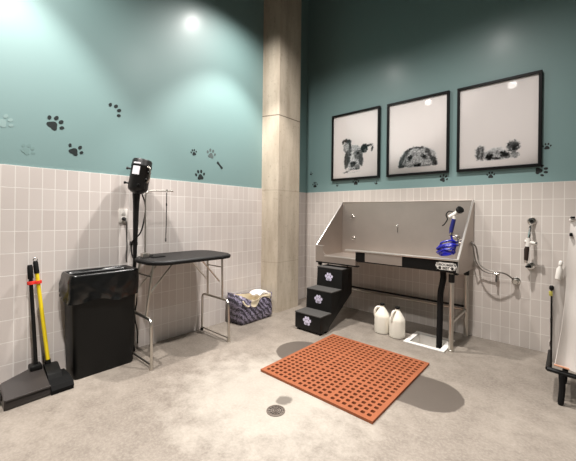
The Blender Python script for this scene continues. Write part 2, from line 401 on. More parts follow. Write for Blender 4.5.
DOG3 = [(2.367, 1.828, 0.102, 0.07, 0, 0.7), (2.231, 1.857, 0.042, 0.07, 0, 0.42), (2.219, 1.859, 0.01, 0.058, -8, 0.16), (2.253, 1.836, 0.01, 0.058, -4, 0.2), (2.248, 1.918, 0.023, 0.01, 10, 0.2), (2.237, 1.862, 0.006, 0.048, -5, 0.62), (2.278, 1.828, 0.005, 0.048, 0, 0.62), (2.315, 1.816, 0.032, 0.033, 0, 0.06), (2.323, 1.852, 0.014, 0.011, 0, 0.4), (2.442, 1.83, 0.042, 0.026, -28, 0.1), (2.415, 1.841, 0.014, 0.013, 0, 0.06), (2.469, 1.812, 0.017, 0.012, -30, 0.1), (2.375, 1.855, 0.014, 0.022, 0, 0.45), (2.376, 1.796, 0.037, 0.01, 0, 0.06), (2.391, 1.82, 0.018, 0.013, 0, 0.7), (2.51, 1.898, 0.053, 0.057, 0, 0.36), (2.51, 1.875, 0.023, 0.041, 0, 0.12), (2.476, 1.921, 0.016, 0.017, 0, 0.18), (2.543, 1.912, 0.014, 0.018, 0, 0.18), (2.522, 1.815, 0.034, 0.033, 0, 0.5), (2.492, 1.823, 0.006, 0.041, 0, 0.75), (2.462, 1.794, 0.022, 0.007, 0, 0.4)]
BG = lin('#efe8e5')
def fur(dog, x, z, cutoff, soft):
    """grey of the printed dog at a point of the paper"""
    n = noise.noise(Vector((x*55, z*55, 1)))*.5+noise.noise(Vector((x*120, z*120, 4)))*.5
    jx = x+(noise.noise(Vector((x*45, z*45, 9)))*.7+noise.noise(Vector((x*110, z*110, 3)))*.8)*soft
    jz = z+(noise.noise(Vector((x*45, z*45, 17)))*.7+noise.noise(Vector((x*110, z*110, 31)))*.8)*soft
    g, al = 1.0, 0.0
    for (cx, cz, rx, rz, a, v) in dog:
        ca, sa = math.cos(R(a)), math.sin(R(a)); dx, dz = jx-cx, jz-cz
        u, w = (dx*ca+dz*sa)/rx, (-dx*sa+dz*ca)/rz
        d = (math.sqrt(u*u+w*w)-1)*min(rx, rz)
        k = min(1, max(0, .5-d/soft)); k = k*k*(3-2*k)
        g = g*(1-k)+v*k; al = al+(1-al)*k
    if z < cutoff: al *= max(0, 1-(cutoff-z)/.008)
    st = noise.noise(Vector((x*190+z*60, z*80, 3)))
    g = max(0.012, g*(1+(n*.7+st*.6)*al))
    return tuple(c*(1-al)+min(1, g*g*1.25)*al*.85 for c in BG[:3])+(1,)
def picture(x0, x1, z0, z1, dog, cut, soft, label):
    t = thing('framed_picture', label, 'picture', ((x0+x1)/2, 0, z0), 'framed dog portraits above the wash tub')
    f = .026
    b = MB(); yb, yf = .006, -.03
    for lo, hi in (((x0, z0), (x1, z0+f)), ((x0, z1-f), (x1, z1)), ((x0, z0+f), (x0+f, z1-f)), ((x1-f, z0+f), (x1, z1-f))):
        b.box((lo[0], yf, lo[1]), (hi[0], yb, hi[1]), .002, 1)
    b.build('frame', M['black_frame'], t)
    X0, X1, Z0, Z1 = x0+f-.003, x1-f+.003, z0+f-.003, z1-f+.003
    b = MB(); bm = b.bm; nx, nz = 150, 190; y = -.012
    g = [[bm.verts.new((X0+(X1-X0)*i/nx, y, Z0+(Z1-Z0)*j/nz)) for j in range(nz+1)] for i in range(nx+1)]
    for i in range(nx):
        for j in range(nz): bm.faces.new((g[i][j], g[i+1][j], g[i+1][j+1], g[i][j+1]))
    base = [tuple(v.co) for v in bm.verts]
    o = b.build('print', M['print'], t, recalc=False)
    ca = o.data.color_attributes.new('print', 'FLOAT_COLOR', 'POINT')
    lx0, lx1 = min(q[0]-q[2] for q in dog)-.03, max(q[0]+q[2] for q in dog)+.03
    lz0, lz1 = min(q[1]-q[3] for q in dog)-.03, max(q[1]+q[3] for q in dog)+.03
    buf = []
    for p in base:
        buf.extend(fur(dog, p[0], p[2], cut, soft) if lx0 < p[0] < lx1 and lz0 < p[2] < lz1 else BG)
    ca.data.foreach_set('color', buf)
    MB().box((X0, -.0225, Z0), (X1, -.0205, Z1)).build('glass', M['glass'], t)
picture(.452, 1.152, 1.686, 2.572, DOG1, 1.775, .014, 'framed black and white portrait of a dog with a flopped ear, full face shown')
picture(1.246, 1.944, 1.686, 2.566, DOG2, 1.782, .018, 'framed picture of a shaggy dog peeking over the bottom edge, the middle of three')
picture(2.02, 2.724, 1.686, 2.562, DOG3, 1.784, .022, 'framed picture of a fluffy dog with tufted ears, the rightmost of three')

# ------------------------------------------------------------------ broom and dustpan
pan = thing('lobby_dustpan', 'black upright dustpan with a long black handle on the floor against the tiles', 'dustpan', (.22, -3.25, 0))
b = MB()
# boxy hood: loft of cross-sections along the wall
def psec(y, k, xb, zb):
    return [(.345+k, y, 0), (.352+k, y, .022), (.338+k, y, .058), (.30+k, y, .068), (xb+.03, y, zb), (xb, y, zb-.015), (xb-.01, y, 0)]
b.loft([psec(-3.395, 0, .155, .10), psec(-3.385, .006, .145, .108), psec(-3.24, .0, .09, .128), psec(-3.16, -.004, .07, .132)])
b.build('pan', M['pan'], pan)
MB().tube([(.352, -3.387, .060), (.346, -3.16, .062)], .007, 8).build('front_ridge', M['pan'], pan)
b = MB(); b.box((.19, -3.402, .03), (.27, -3.392, .065), .004); b.build('end_recess', M['black'], pan)
MB().tube([(.12, -3.195, .11), (.098, -3.2, .28), (.055, -3.226, .838)], [.012, .0115, .0125], 12).build('handle', M['black'], pan)
b = MB(); b.lathe([(.013, 0), (.0165, .006), (.0165, .085), (.013, .1)], (.0625, -3.2215, .74), (-.077, -.047, 1)); b.build('grip', M['rubber'], pan)
MB().box((.075, -3.235, .11), (.155, -3.165, .15), .01).build('handle_socket', M['black'], pan)
br = thing('lobby_broom', 'yellow-handled broom standing with its black head beside the dustpan', 'broom', (.2, -3.12, 0))
b = MB()
b.loft([[(.352, y, .0), (.362, y, .03), (.345, y, .055), (.25+dx, y, .068), (.12, y, .062), (.10, y, .0)] for y, dx in ((-3.158, 0), (-3.06, .0), (-3.03, -.01))])
b.build('broom_head', M['bristle'], br)
b = MB()
b.loft([[(.26, y, .066), (.245, y, .095), (.15, y, .135), (.10, y, .125), (.095, y, .064)] for y in (-3.155, -3.075)])
b.build('head_cap', M['black'], br)
MB().tube([(.125, -3.125, .12), (.055, -3.187, .79)], .0125, 12).build('handle', M['yellow'], br)
b = MB(); b.lathe([(.0145, 0), (.0155, .005), (.0155, .075), (.012, .09)], (.0565, -3.1857, .775), (-.1, -.089, .96)); b.build('grip', M['rubber'], br)
MB().tube(arc((.0465, -3.194, .873), .012, 0, 360, (0, 1, 0), (0, 0, 1), 14)[:-1], .0028, 6, closed=True).build('hanging_loop', M['chrome'], br)
MB().tube([(.1225, -3.127, .12), (.119, -3.13, .16)], .018, 12).build('handle_socket', M['black'], br)
zc = .713; h0, h1 = Vector((.125, -3.125, .12)).lerp(Vector((.055, -3.187, .79)), (zc-.12)/.67), Vector((.098, -3.2, .28)).lerp(Vector((.055, -3.226, .838)), (zc-.28)/.558)
b = MB()
for c in (h0, h1): b.lathe([(.0185, -.012), (.0225, -.010), (.0225, .010), (.0185, .012), (.0185, -.012)], c, (-.05, -.05, 1), 20, cap=False)
mid = (h0+h1)/2; b.box((mid.x-.006, mid.y-.004, zc-.009), (mid.x+.006, mid.y+.004, zc+.009), .002)
b.build('handle_clip', M['red'], br)

# ------------------------------------------------------------------ trash bin and liner
tb = thing('trash_bin', 'tall narrow black trash bin standing against the tiled wall', 'trash bin', (.14, -2.79, 0))
def rrect(x0, x1, y0, y1, z, r, n=4):
    p = []
    for cx, cy, a in ((x1-r, y1-r, 0), (x0+r, y1-r, 90), (x0+r, y0+r, 180), (x1-r, y0+r, 270)):
        for i in range(n+1):
            t = R(a+90*i/n); p.append((cx+r*math.cos(t), cy+r*math.sin(t), z))
    return p
b = MB()
b.loft([rrect(.03, .248, -2.995, -2.582, 0, .03), rrect(.026, .252, -2.999, -2.578, .01, .03), rrect(.018, .262, -3.02, -2.562, .735, .03), rrect(.014, .268, -3.026, -2.556, .735, .03),
        rrect(.014, .268, -3.026, -2.556, .75, .03), rrect(.024, .256, -3.014, -2.568, .75, .028), rrect(.036, .242, -2.99, -2.588, .02, .028)], True, True)
b.build('bin_body', M['binbody'], tb)
lg = thing('bin_liner', 'shiny black garbage bag lining the bin and folded over its rim', 'garbage bag', (.14, -2.79, .5))
def wr(loop, amp, ph, zamp=0):
    c = Vector((.14, -2.79, 0)); out = []
    for i, p in enumerate(loop):
        p = Vector(p); q = p-c; q.z = 0; q.normalize()
        k = noise.noise(Vector((p.x*16+ph, p.y*16, ph*2.3)))*.9
        out.append(p+q*(amp*max(0, k+.35))+Vector((0, 0, zamp*noise.noise(Vector((p.y*9, p.x*9, ph))))))
    return out
def dense(l, n=88):
    out = []; N = len(l)
    L = [0]
    for i in range(N): L.append(L[-1]+(Vector(l[(i+1) % N])-Vector(l[i])).length)
    j = 0
    for k in range(n):
        s = L[-1]*k/n
        while L[j+1] < s: j += 1
        t = (s-L[j])/max(1e-9, L[j+1]-L[j]); out.append(Vector(l[j]).lerp(Vector(l[(j+1) % N]), t))
    return out
def rr(e, z): return dense(rrect(.012-e, .27+e, -3.028-e, -2.554+e, z, .034))
def skirt(e, z, q):
    """hanging skirt of the bag: folds grow towards its free edge"""
    out = []
    for p in rr(e, z):
        c = Vector((.14, -2.79, z)); d = (p-c); d.normalize()
        f = abs(noise.noise(Vector((p.x*7+p.z*9, p.y*7-p.z*13, 2.2))))+.6*abs(noise.noise(Vector((p.x*20, p.y*15+p.z*22, 7))))
        end = max(0, min(1, (-2.60-p.y)/.06))
        out.append(p+d*(.046*f*q*end)+Vector((0, 0, (.055*noise.noise(Vector((p.y*6, p.x*6, .3)))-.02)*q*q)))
    return out
loops = [skirt(.005, .578, 1)]+[skirt(.005+.004*math.sin(math.pi*(z-.578)/.17), z, 1-(z-.578)/.185) for z in [.578+.0165*i for i in range(1, 11)]]
loops += [wr(rr(.004, .757), .002, 3.4), wr(rr(-.003, .7635), .001, 3.5),
         wr(rr(-.014, .762), .001, 3.5), wr(rr(-.032, .735), .003, 4, .002), wr(rr(-.034, .62), .005, 5), wr(rr(-.042, .3), .005, 6), wr(rr(-.054, .06), .004, 7)]
# keep the liner clear of the wall
loops = [[Vector((max(.003, p.x), p.y, p.z)) for p in l] for l in loops]
b = MB(); b.loft(loops, False, True); b.build('bag_film', M['liner'], lg, sharp=60, recalc=False)
# ------------------------------------------------------------------ dryer on its pole
dr = thing('stand_dryer', 'black cylindrical pet dryer on a thin pole standing between bin and grooming table', 'dryer', (.09, -2.505, 0))
p0, p1 = Vector((.045, -2.503, .0)), Vector((.10, -2.508, 1.40))
MB().tube([p0, p0.lerp(p1, .6)], .015, 12).build('pole', M['black'], dr)
MB().tube([p0.lerp(p1, .58), p0.lerp(p1, .93), p1], [.015, .026, .034], 12).build('upper_sleeve', M['dryer'], dr)
b = MB(); b.lathe([(.024, 0), (.024, .012), (.018, .05)], (.045, -2.503, 0)); b.build('base', M['black'], dr)
for z in (.34, .95): MB().box((.001, -2.521, z-.015), (.045+.05*z, -2.487, z+.015), .004).build('wall_bracket', M['black'], dr)
ax = Vector((.01, .04, .275)).normalized(); o0 = Vector((.135, -2.516, 1.40))
def along(k): return o0+ax*k
body = MB().lathe([(.03, -.02), (.062, 0), (.075, .012), (.08, .03), (.08, .205), (.083, .21), (.083, .225), (.08, .23), (.08, .262), (.072, .276), (.03, .28)], o0, ax, 32).build('motor_housing', M['dryer'], dr)
b = MB()
u = Vector((.80, -.60, 0)); u = (u-ax*u.dot(ax)).normalized(); w = ax.cross(u)
def onb(a, k, r=.0815): return along(k)+(u*math.cos(R(a))+w*math.sin(R(a)))*r
b.grid(lambda i, j: onb(-38+44*i, .135+.105*j, .0812), 6, 1); b.build('rating_label', M['paper'], dr, recalc=False)
for a, k, r in ((62, .17, .014), (50, .105, .012), (12, .05, .010)):
    d = (onb(a, k)-along(k)).normalized()
    MB().lathe([(r, -.004), (r, .012), (r*.7, .018)], onb(a, k), d, 14).build('knob', M['black'], dr)
MB().tube(spline([onb(46, .215, .084), onb(52, .2, .104), onb(56, .13, .108), onb(58, .08, .086)]), .007, 8).build('carry_handle', M['tube'], dr)
for k in (.185, .06):
    d = (onb(-88, k)-along(k)).normalized()
    MB().lathe([(.008, -.004), (.008, .02), (.012, .022), (.012, .034)], onb(-88, k), d, 12).build('clamp_screw', M['black'], dr)
ow = thing('wall_outlet', 'white wall outlet with a plug in it on the tiles behind the dryer pole', 'outlet', (0, -2.578, 1.19))
b = MB(); b.box((0, -2.615, 1.13), (.007, -2.541, 1.25), .003); b.build('cover_plate', M['white'], ow)
for z in (1.215, 1.165): MB().box((.006, -2.595, z-.017), (.0095, -2.561, z+.017), .003).build('socket', M['enamel'], ow)
pc = thing('power_cord', 'black plug and drooping cord running from the outlet down behind the dryer pole', 'power cord', (.01, -2.578, 1.165))
MB().lathe([(.012, 0), (.016, .004), (.015, .028), (.007, .042)], (.0096, -2.578, 1.165), (1, 0, -.15), 12).build('plug', M['black'], pc)
MB().tube(spline([(.05, -2.578, 1.158), (.06, -2.57, 1.12), (.035, -2.56, 1.02), (.045, -2.56, .92), (.025, -2.557, .84), (.012, -2.548, .785)]), .0055, 6).build('cord', M['cord'], pc)
MB().tube(spline([(.15, -2.485, 1.385), (.15, -2.455, 1.3), (.15, -2.455, 1.2), (.125, -2.478, 1.05), (.085, -2.535, .96), (.05, -2.52, .86), (.022, -2.485, .77), (.02, -2.48, .6), (.055, -2.475, .45), (.02, -2.475, .3), (.06, -2.47, .18), (.05, -2.46, .06)]), .006, 6).build('cable', M['black'], dr)

# ------------------------------------------------------------------ grooming table
gt = thing('grooming_table', 'folding grooming table with black rounded top and silver tube legs', 'table', (.28, -2.17, 0))
def oval(x0, x1, y0, y1, z, n=10):
    p = []
    for cx, cy, a, r in ((x1, y1, 0, .15), (x0, y1, 90, .15), (x0, y0, 180, .25), (x1, y0, 270, .16)):
        sx, sy = (1 if cx == x1 else -1), (1 if cy == y1 else -1)
        for i in range(n+1):
            t = R(a+90*i/n); p.append((cx-sx*r+r*math.cos(t), cy-sy*r+r*math.sin(t), z))
    return p
X0, X1, Y0, Y1 = .025, .55, -2.56, -1.765
b = MB(); b.loft([oval(X0+.006, X1-.006, Y0+.006, Y1-.006, .812), oval(X0, X1, Y0, Y1, .818), oval(X0, X1, Y0, Y1, .834), oval(X0+.006, X1-.006, Y0+.006, Y1-.006, .840)])
b.build('tabletop', M['tabletop'], gt)
b = MB(); b.loft([oval(X0-.004, X1+.004, Y0-.004, Y1+.004, .806), oval(X0-.007, X1+.007, Y0-.007, Y1+.007, .815), oval(X0-.007, X1+.007, Y0-.007, Y1+.007, .829), oval(X0-.0005, X1+.0005, Y0-.0005, Y1+.0005, .833), oval(X0+.004, X1-.004, Y0+.004, Y1-.004, .811)], False, False)
b.build('edge_band', M['rubber'], gt)
for y, hf in ((-2.549, .385), (-1.795, .388)):
    yi = y+(.09 if y < -2 else -.09)
    nm = MB().tube(fillet([(.047, y, 0.012), (.05, y, hf), (.48, y, hf), (.492, y, .012)], .05), .0115, 10).build('end_frame', M['tube'], gt)
    MB().tube([(.047, y, .035), (.49, y, .035)], .008, 8).build('foot_bar', M['tube'], gt)
    for x in (.046, .492): MB().lathe([(.015, 0), (.016, .004), (.0145, .03)], (x, y, 0), seg=12).build('foot_cap', M['rubber'] if x < .1 else M['tube'], gt)
    for x in (.15, .39):
        MB().tube([(x, y+(.003 if y < -2 else -.005), hf), (x, y+(.058 if y < -2 else -.012), .81)], .010, 10).build('leg', M['tube'], gt)
    s = 1 if y < -2 else -1
    for x in (.16, .38): MB().tube([(x, y+s*.03, .56), (x, y+s*.25, .805)], .007, 8).build('brace', M['tube'], gt)
    MB().tube([(.15, y+s*(.046 if s > 0 else .012), .70), (.39, y+s*(.046 if s > 0 else .012), .70)], .006, 8).build('leg_crossbar', M['tube'], gt)
GX, GY, GT = .24, -2.492, 1.405
ga = thing('grooming_post', 'thin grey post with a horizontal hook standing at the grooming table end', 'grooming post', (GX, GY, .842))
MB().tube(fillet([(GX, GY, .845), (GX, GY, GT), (GX, GY+.245, GT+.012)], .055, 8)+[Vector((GX, GY+.245, GT+.002))], .0065, 10).build('post', M['tube'], ga)
MB().box((GX-.026, GY-.028, .842), (GX+.026, GY+.027, .88), .004).build('clamp', M['tube'], ga)
MB().tube([(GX, GY+.026, .862), (GX, GY+.07, .855)], .004, 8).build('clamp_screw', M['black'], ga)
b = MB(); b.prism([(GX-.045, GY+.045, .842), (GX+.065, GY+.045, .842), (GX+.055, GY+.155, .842), (GX-.015, GY+.155, .842)], (0, 0, .006)); b.build('clamp_pad', M['rubber'], ga)
gl = thing('grooming_loop', 'thin dark cord loop hanging from the hook of the grey grooming post', 'leash loop', (GX, GY+.185, GT))
ly = GY+.187
MB().tube([(GX, ly, GT-.008), (GX, ly, 1.12), (GX, ly-.004, .995)], .0045, 8).build('strap', M['cord'], gl)
MB().tube(arc((GX, ly, GT+.009), .013, 0, 360, (0, 0, 1), (1, 0, 0), 14)[:-1], .003, 6, closed=True).build('ring', M['chrome'], gl)
MB().lathe([(.004, 0), (.007, .004), (.007, .03), (.004, .036)], (GX, ly-.004, .965), seg=10).build('weight', M['cord'], gl)
MB().lathe([(.004, 0), (.006, .004), (.006, .022), (.004, .026)], (GX, ly, 1.28), seg=10).build('slide_lock', M['black'], gl)

# ------------------------------------------------------------------ tote bag
tg = thing('tote_bag', 'purple and white patterned tote bag slumped open by the column base', 'bag', (.14, -1.2, 0))
def tl(x0, x1, y0, y1, z, amp, ph, dz=None):
    out = []
    for p in dense(rrect(x0, x1, y0, y1, z, .03), 64):
        c = Vector(((x0+x1)/2, (y0+y1)/2, z)); q = (p-c); q.normalize()
        p = p+q*amp*noise.noise(Vector((p.x*12, p.y*12, ph)))
        if dz: p.z += dz(p)
        p.x = max(.012, p.x); out.append(p)
    return out
def rimz(p):
    k = (p.y+1.46)/.5                                           # 0 left end, 1 column end
    f = .085*(1-k)**2+.03*k*k-.012
    if p.x > .15: f -= .045*math.exp(-((k-.40)/.22)**2)
    return f
b = MB(); b.loft([tl(.04, .245, -1.425, -.965, .002, .012, 0), tl(.03, .262, -1.44, -.955, .03, .012, 1), tl(.028, .262, -1.446, -.952, .12, .02, 2), tl(.026, .252, -1.452, -.945, .2, .016, 3), tl(.022, .252, -1.46, -.94, .262, .008, 4, rimz),
    tl(.03, .244, -1.45, -.95, .262, .008, 4, rimz), tl(.036, .238, -1.44, -.96, .17, .012, 3)], True, False)
b.build('outer_shell', M['tote'], tg, sharp=70, recalc=False)
b = MB(); b.loft([tl(.034, .24, -1.444, -.956, .258, .008, 4, rimz), tl(.04, .232, -1.43, -.966, .17, .01, 5), tl(.05, .22, -1.42, -.97, .06, .0, 5)], False, True)
b.build('lining', M['cream'], tg, sharp=70, recalc=False)
b = MB()
b.grid(lambda i, j: (.262+.012*math.sin(i*9)+.004*math.sin(j*7+i*5)-.005*j, -1.30+.30*i, .262+rimz(Vector((.2, -1.30+.30*i, 0)))+.014-(.05+.03*math.sin(i*6+1))*j*(1 if j > .2 else .6)), 24, 6)
b.bm.normal_update(); bmesh.ops.solidify(b.bm, geom=b.bm.faces[:], thickness=.003)
b.build('folded_rim', M['cream'], tg, sharp=70)
b = MB(); b.grid(lambda i, j: (.245-.17*j, -1.16+.19*i, .28+.022*math.sin(3.1*i)+.012*math.sin(j*7+i*4)), 12, 10)
b.bm.normal_update(); bmesh.ops.solidify(b.bm, geom=b.bm.faces[:], thickness=.02); b.build('folded_cloth', M['white'], tg, sharp=70)
b = MB()
b.tube(spline([(.262, -1.425, .27), (.275, -1.41, .235), (.278, -1.37, .205), (.27, -1.34, .20)]), .009, 8); b.build('strap', M['cream'], tg)

# ------------------------------------------------------------------ wash tub
TX0, TX1, TF = .632, 2.185, -.60
wt = thing('wash_tub', 'stainless steel dog wash tub with high backsplash and black front banner on legs', 'wash tub', (1.4, -.3, 0))
b = MB(); b.box((TX0+.012, -.032, .70), (TX1-.012, -.02, 1.385)); b.box((TX0, -.034, 1.375), (TX1, -.004, 1.392), .004); b.build('backsplash', M['steel'], wt)
b = MB(); b.prism([(TX1-.012, -.004, 1.385), (TX1-.012, -.004, .69), (TX1-.012, -.50, .69), (TX1-.012, TF, .715), (TX1-.012, TF, .82), (TX1-.012, -.034, 1.385)], (.012, 0, 0)); p = b.build('side_panel', M['steel'], wt)
MB().tube([(TX1-.006, -.02, 1.388), (TX1-.006, TF, .823), (TX1-.006, TF-.005, .72)], .011, 8).build('rolled_edge', M['steel_bright'], p)
b = MB(); b.prism([(TX0, -.004, 1.385), (TX0, -.004, .665), (TX0, TF, .665), (TX0, TF, .853), (TX0, -.034, 1.385)], (.012, 0, 0)); p = b.build('side_panel', M['steel'], wt)
MB().tube([(TX0+.006, -.02, 1.388), (TX0+.006, TF, .855), (TX0+.006, TF-.004, .67)], .009, 8).build('rolled_edge', M['steel_bright'], p)
b = MB(); b.box((TX0, TF, .713), (TX1-.012, -.03, .722)); b.build('basin_floor', M['steel'], wt)
# low entry on the step side
b = MB(); b.prism([(TX0, TF-.012, .668), (1.17, TF-.012, .668), (1.17, TF-.012, .738), (.80, TF-.012, .738), (.755, TF-.012, .765), (.735, TF-.012, .80), (.735, TF-.012, .853), (TX0, TF-.012, .853)], (0, .014, 0)); b.build('entry_panel', M['steel'], wt)
b = MB(); b.box((.76, TF-.016, .732), (1.17, TF+.03, .745), .004); b.box((TX0-.004, TF-.016, .850), (.737, TF+.02, .858), .003); b.build('entry_lip', M['steel_bright'], wt)
b = MB(); b.box((1.17, TF-.012, .725), (TX1-.002, TF+.002, .822)); fp = b.build('front_banner', M['banner'], wt); fp['label'] = 'black banner band across the tub front'
b = MB(); b.box((1.285, TF-.017, .724), (1.685, TF-.0115, .818)); b.build('front_plate', M['steel'], wt)
b = MB(); b.box((1.04, TF-.024, .820), (TX1+.002, TF+.02, .838), .004); b.build('front_rim', M['steel_bright'], wt)
b = MB(); b.box((TX0+.006, TF-.010, .652), (1.20, TF+.03, .668), .002); b.box((1.18, TF-.010, .712), (TX1-.01, TF+.03, .725), .002)
b.box((TX1-.05, TF+.03, .69), (TX1-.014, -.03, .712)); b.box((TX0+.014, TF+.03, .69), (TX0+.05, -.03, .712)); b.build('under_frame', M['black'], wt)
LX = ((2.125, -.572), (2.135, -.065), (.672, -.572), (.672, -.065))
for x, y in LX:
    lgp = MB().tube([(x, y, .012), (x, y, .70)], .0205, 14).build('leg', M['tube'], wt)
    MB().lathe([(.024, 0), (.024, .012), (.018, .02)], (x, y, 0), seg=14).build('foot', M['rubber'] if False else M['tube'], lgp)
    MB().lathe([(.0235, 0), (.026, .01), (.026, .07), (.022, .075)], (x, y, .622), seg=14).build('leg_collar', M['black'], lgp)
MB().tube([(.672, -.065, .262), (2.135, -.065, .268)], .0135, 10).build('cross_bar', M['tube'], wt)
MB().tube([(.672, -.065, .298), (2.135, -.065, .30)], .011, 10).build('cross_bar', M['black'], wt)
for x in (.672, 2.13): MB().tube([(x, -.572, .262), (x, -.065, .268)], .0135, 10).build('side_bar', M['tube'], wt)
for x, z in ((.80, 1.195), (.818, .923), (1.398, 1.06)):
    b = MB(); b.tube(arc((x, -.046, z), .022, 0, 360, (0, .35, .94), (1, 0, 0), 18)[:-1], .004, 6, closed=True) if x < 1 else b.tube([(x, -.036, z-.04), (x, -.036, z+.04)], .004, 8)
    b.lathe([(.012, 0), (.012, .008), (.006, .012)], (x, -.032, z+(.02 if x < 1 else .04)), (0, -1, 0), 12); b.build('tether_ring' if x < 1 else 'tether_bar', M['chrome'], wt)
# maker's plaque: scalloped white shape with black lettering
px, pz, py = 2.088, .768, TF-.013
def plaque(k):
    o = []
    for i in range(72):
        a = 2*math.pi*i/72; c, s = math.cos(a), math.sin(a)
        x = math.copysign(abs(c)**.42, c)*.086; z = math.copysign(abs(s)**.55, s)*.037
        x *= 1-.10*(s < 0)*abs(s)**.3; r = 1+.035*math.cos(10*a)
        o.append((px+x*r*k, py, pz+z*r*k))
    return o
pl = MB().prism(plaque(1), (0, -.003, 0)).build('maker_plaque', M['enamel'], wt); pl['label'] = 'white scalloped maker plaque with black lettering'
b = MB(); b.tube([Vector(p)+Vector((0, -.003, 0)) for p in plaque(.93)], .0013, 5, closed=True); b.build('plaque_border', M['banner'], pl)
def lettering(txt, x, z, size, y, parent, m, stretch=1):
    cu = bpy.data.curves.new('lettering', 'FONT'); cu.body = txt; cu.size = size; cu.align_x = 'CENTER'; cu.align_y = 'CENTER'; cu.extrude = .0008; cu.offset = size*.022
    tmp = bpy.data.objects.new('lettering', cu); COL.objects.link(tmp)
    dg = bpy.context.evaluated_depsgraph_get(); me = bpy.data.meshes.new_from_object(tmp.evaluated_get(dg))
    bpy.data.objects.remove(tmp); bpy.data.curves.remove(cu)
    me.transform(Matrix.Translation(Vector((x, y, z))-rootloc(parent)) @ Matrix.Rotation(R(90), 4, 'X') @ Matrix.Diagonal((stretch, 1, 1, 1)))
    me.materials.clear(); me.materials.append(m); me.name = 'lettering'
    o = bpy.data.objects.new('lettering', me); COL.objects.link(o); o.parent = parent
    return o
lettering("GROOMER'S", px, pz+.012, .029, py-.0035, pl, M['banner'])
lettering("BEST", px, pz-.017, .029, py-.0035, pl, M['banner'])
def paw_on(cx, y, cz, s, parent, m, name='paw_emblem', dz=None):
    b = MB(); f = lambda x, z: (cx+x*s, y, cz+z*s)
    b.prism([f(.40*(1+.14*math.cos(3*(a-math.pi/2)))*math.cos(a), -.12+.33*(1+.14*math.cos(3*(a-math.pi/2)))*math.sin(a)) for a in [2*math.pi*i/20 for i in range(20)]], (0, -.002, 0))
    for tx, tz, rx, rz in ((-.44, .16, .16, .19), (-.17, .42, .16, .2), (.17, .42, .16, .2), (.44, .16, .16, .19)):
        b.prism([f(tx+rx*math.cos(2*math.pi*i/12), tz+rz*math.sin(2*math.pi*i/12)) for i in range(12)], (0, -.002, 0))
    return b.build(name, m, parent)
for sx in (-.052, .052): paw_on(px+sx, py-.0032, pz-.017, .024, pl, M['banner'])
MB().tube(spline([(2.03, -.50, .715), (2.035, -.50, .64), (2.022, -.50, .56), (2.008, -.49, .47), (2.005, -.485, .25), (2.0, -.485, -.02), (2.0, -.485, -.12)]), .027, 14).build('drain_hose', M['rubber'], wt)

# faucet, spray gun and coiled hose hung inside the tub
fc = thing('tub_faucet', 'small chrome faucet fitting on the inner right end of the wash tub', 'faucet', (TX1-.012, -.30, .97))
b = MB(); b.tube([(TX1-.013, -.255, .97), (2.075, -.255, .97)], .012, 10); b.lathe([(.026, 0), (.026, .006), (.018, .012)], (TX1-.0125, -.255, .97), (-1, 0, 0), 16); b.build('spout', M['chrome'], fc)
b = MB(); b.tube([(2.10, -.255, .93), (2.10, -.255, 1.03)], .014, 10); b.tube([(2.10, -.255, 1.02), (2.02, -.255, 1.03)], .012, 10); b.build('valve_body', M['chrome'], fc)
b = MB(); b.tube([(2.14, -.27, .95), (2.14, -.30, .99)], .01, 8); b.tube([(2.13, -.335, .99), (2.155, -.285, .995)], .008, 8); b.build('lever', M['chrome'], fc)
sh = thing('spray_hose', 'blue coiled hose with a hand spray gun hanging at the right end of the tub', 'spray hose', (2.01, -.3, .9))
pts = []
for i in range(7*22+1):
    a = 2*math.pi*i/22; k = i/(7*22)
    r = .055+.022*math.sin(math.pi*min(1, k*1.05))+.008*math.sin(i*.9)
    pts.append((2.008+r*1.08*math.cos(a), -.30+r*.8*math.sin(a), .955-.115*k+.034*math.cos(a+.6+.5*k)+.010*math.sin(a*.37)))
MB().tube(pts, .0095, 8).build('coil', M['blue'], sh)
MB().tube(spline([(2.065, -.30, .963), (2.055, -.305, 1.0), (2.05, -.305, 1.04), (2.048, -.305, 1.08)]), .0095, 8).build('hose_tail', M['blue'], sh)
MB().tube([(2.045, -.305, 1.05), (2.052, -.305, 1.10), (2.072, -.305, 1.195)], [.016, .021, .019], 12).build('grip', M['navy'], sh)
b = MB(); b.tube([(2.072, -.305, 1.19), (2.072, -.305, 1.225)], .018, 12); b.tube([(2.03, -.305, 1.212), (2.085, -.305, 1.245), (2.11, -.305, 1.27)], [.018, .022, .02], 12); b.build('gun_body', M['white'], sh)
b = MB(); b.lathe([(.016, -.01), (.03, .0), (.036, .012), (.036, .03), (.028, .034)], (2.113, -.305, 1.272), (.55, -.45, .42), 18); b.build('spray_head', M['black'], sh)
MB().tube(spline([(2.06, -.305, 1.265), (2.025, -.305, 1.268), (2.0, -.305, 1.235), (2.012, -.305, 1.19), (1.985, -.305, 1.14), (1.965, -.305, 1.125)]), .0055, 8).build('trigger', M['black'], sh)
MB().tube([(2.05, -.305, 1.035), (2.05, -.305, 1.06)], .018, 12).build('coupling', M['chrome'], sh)

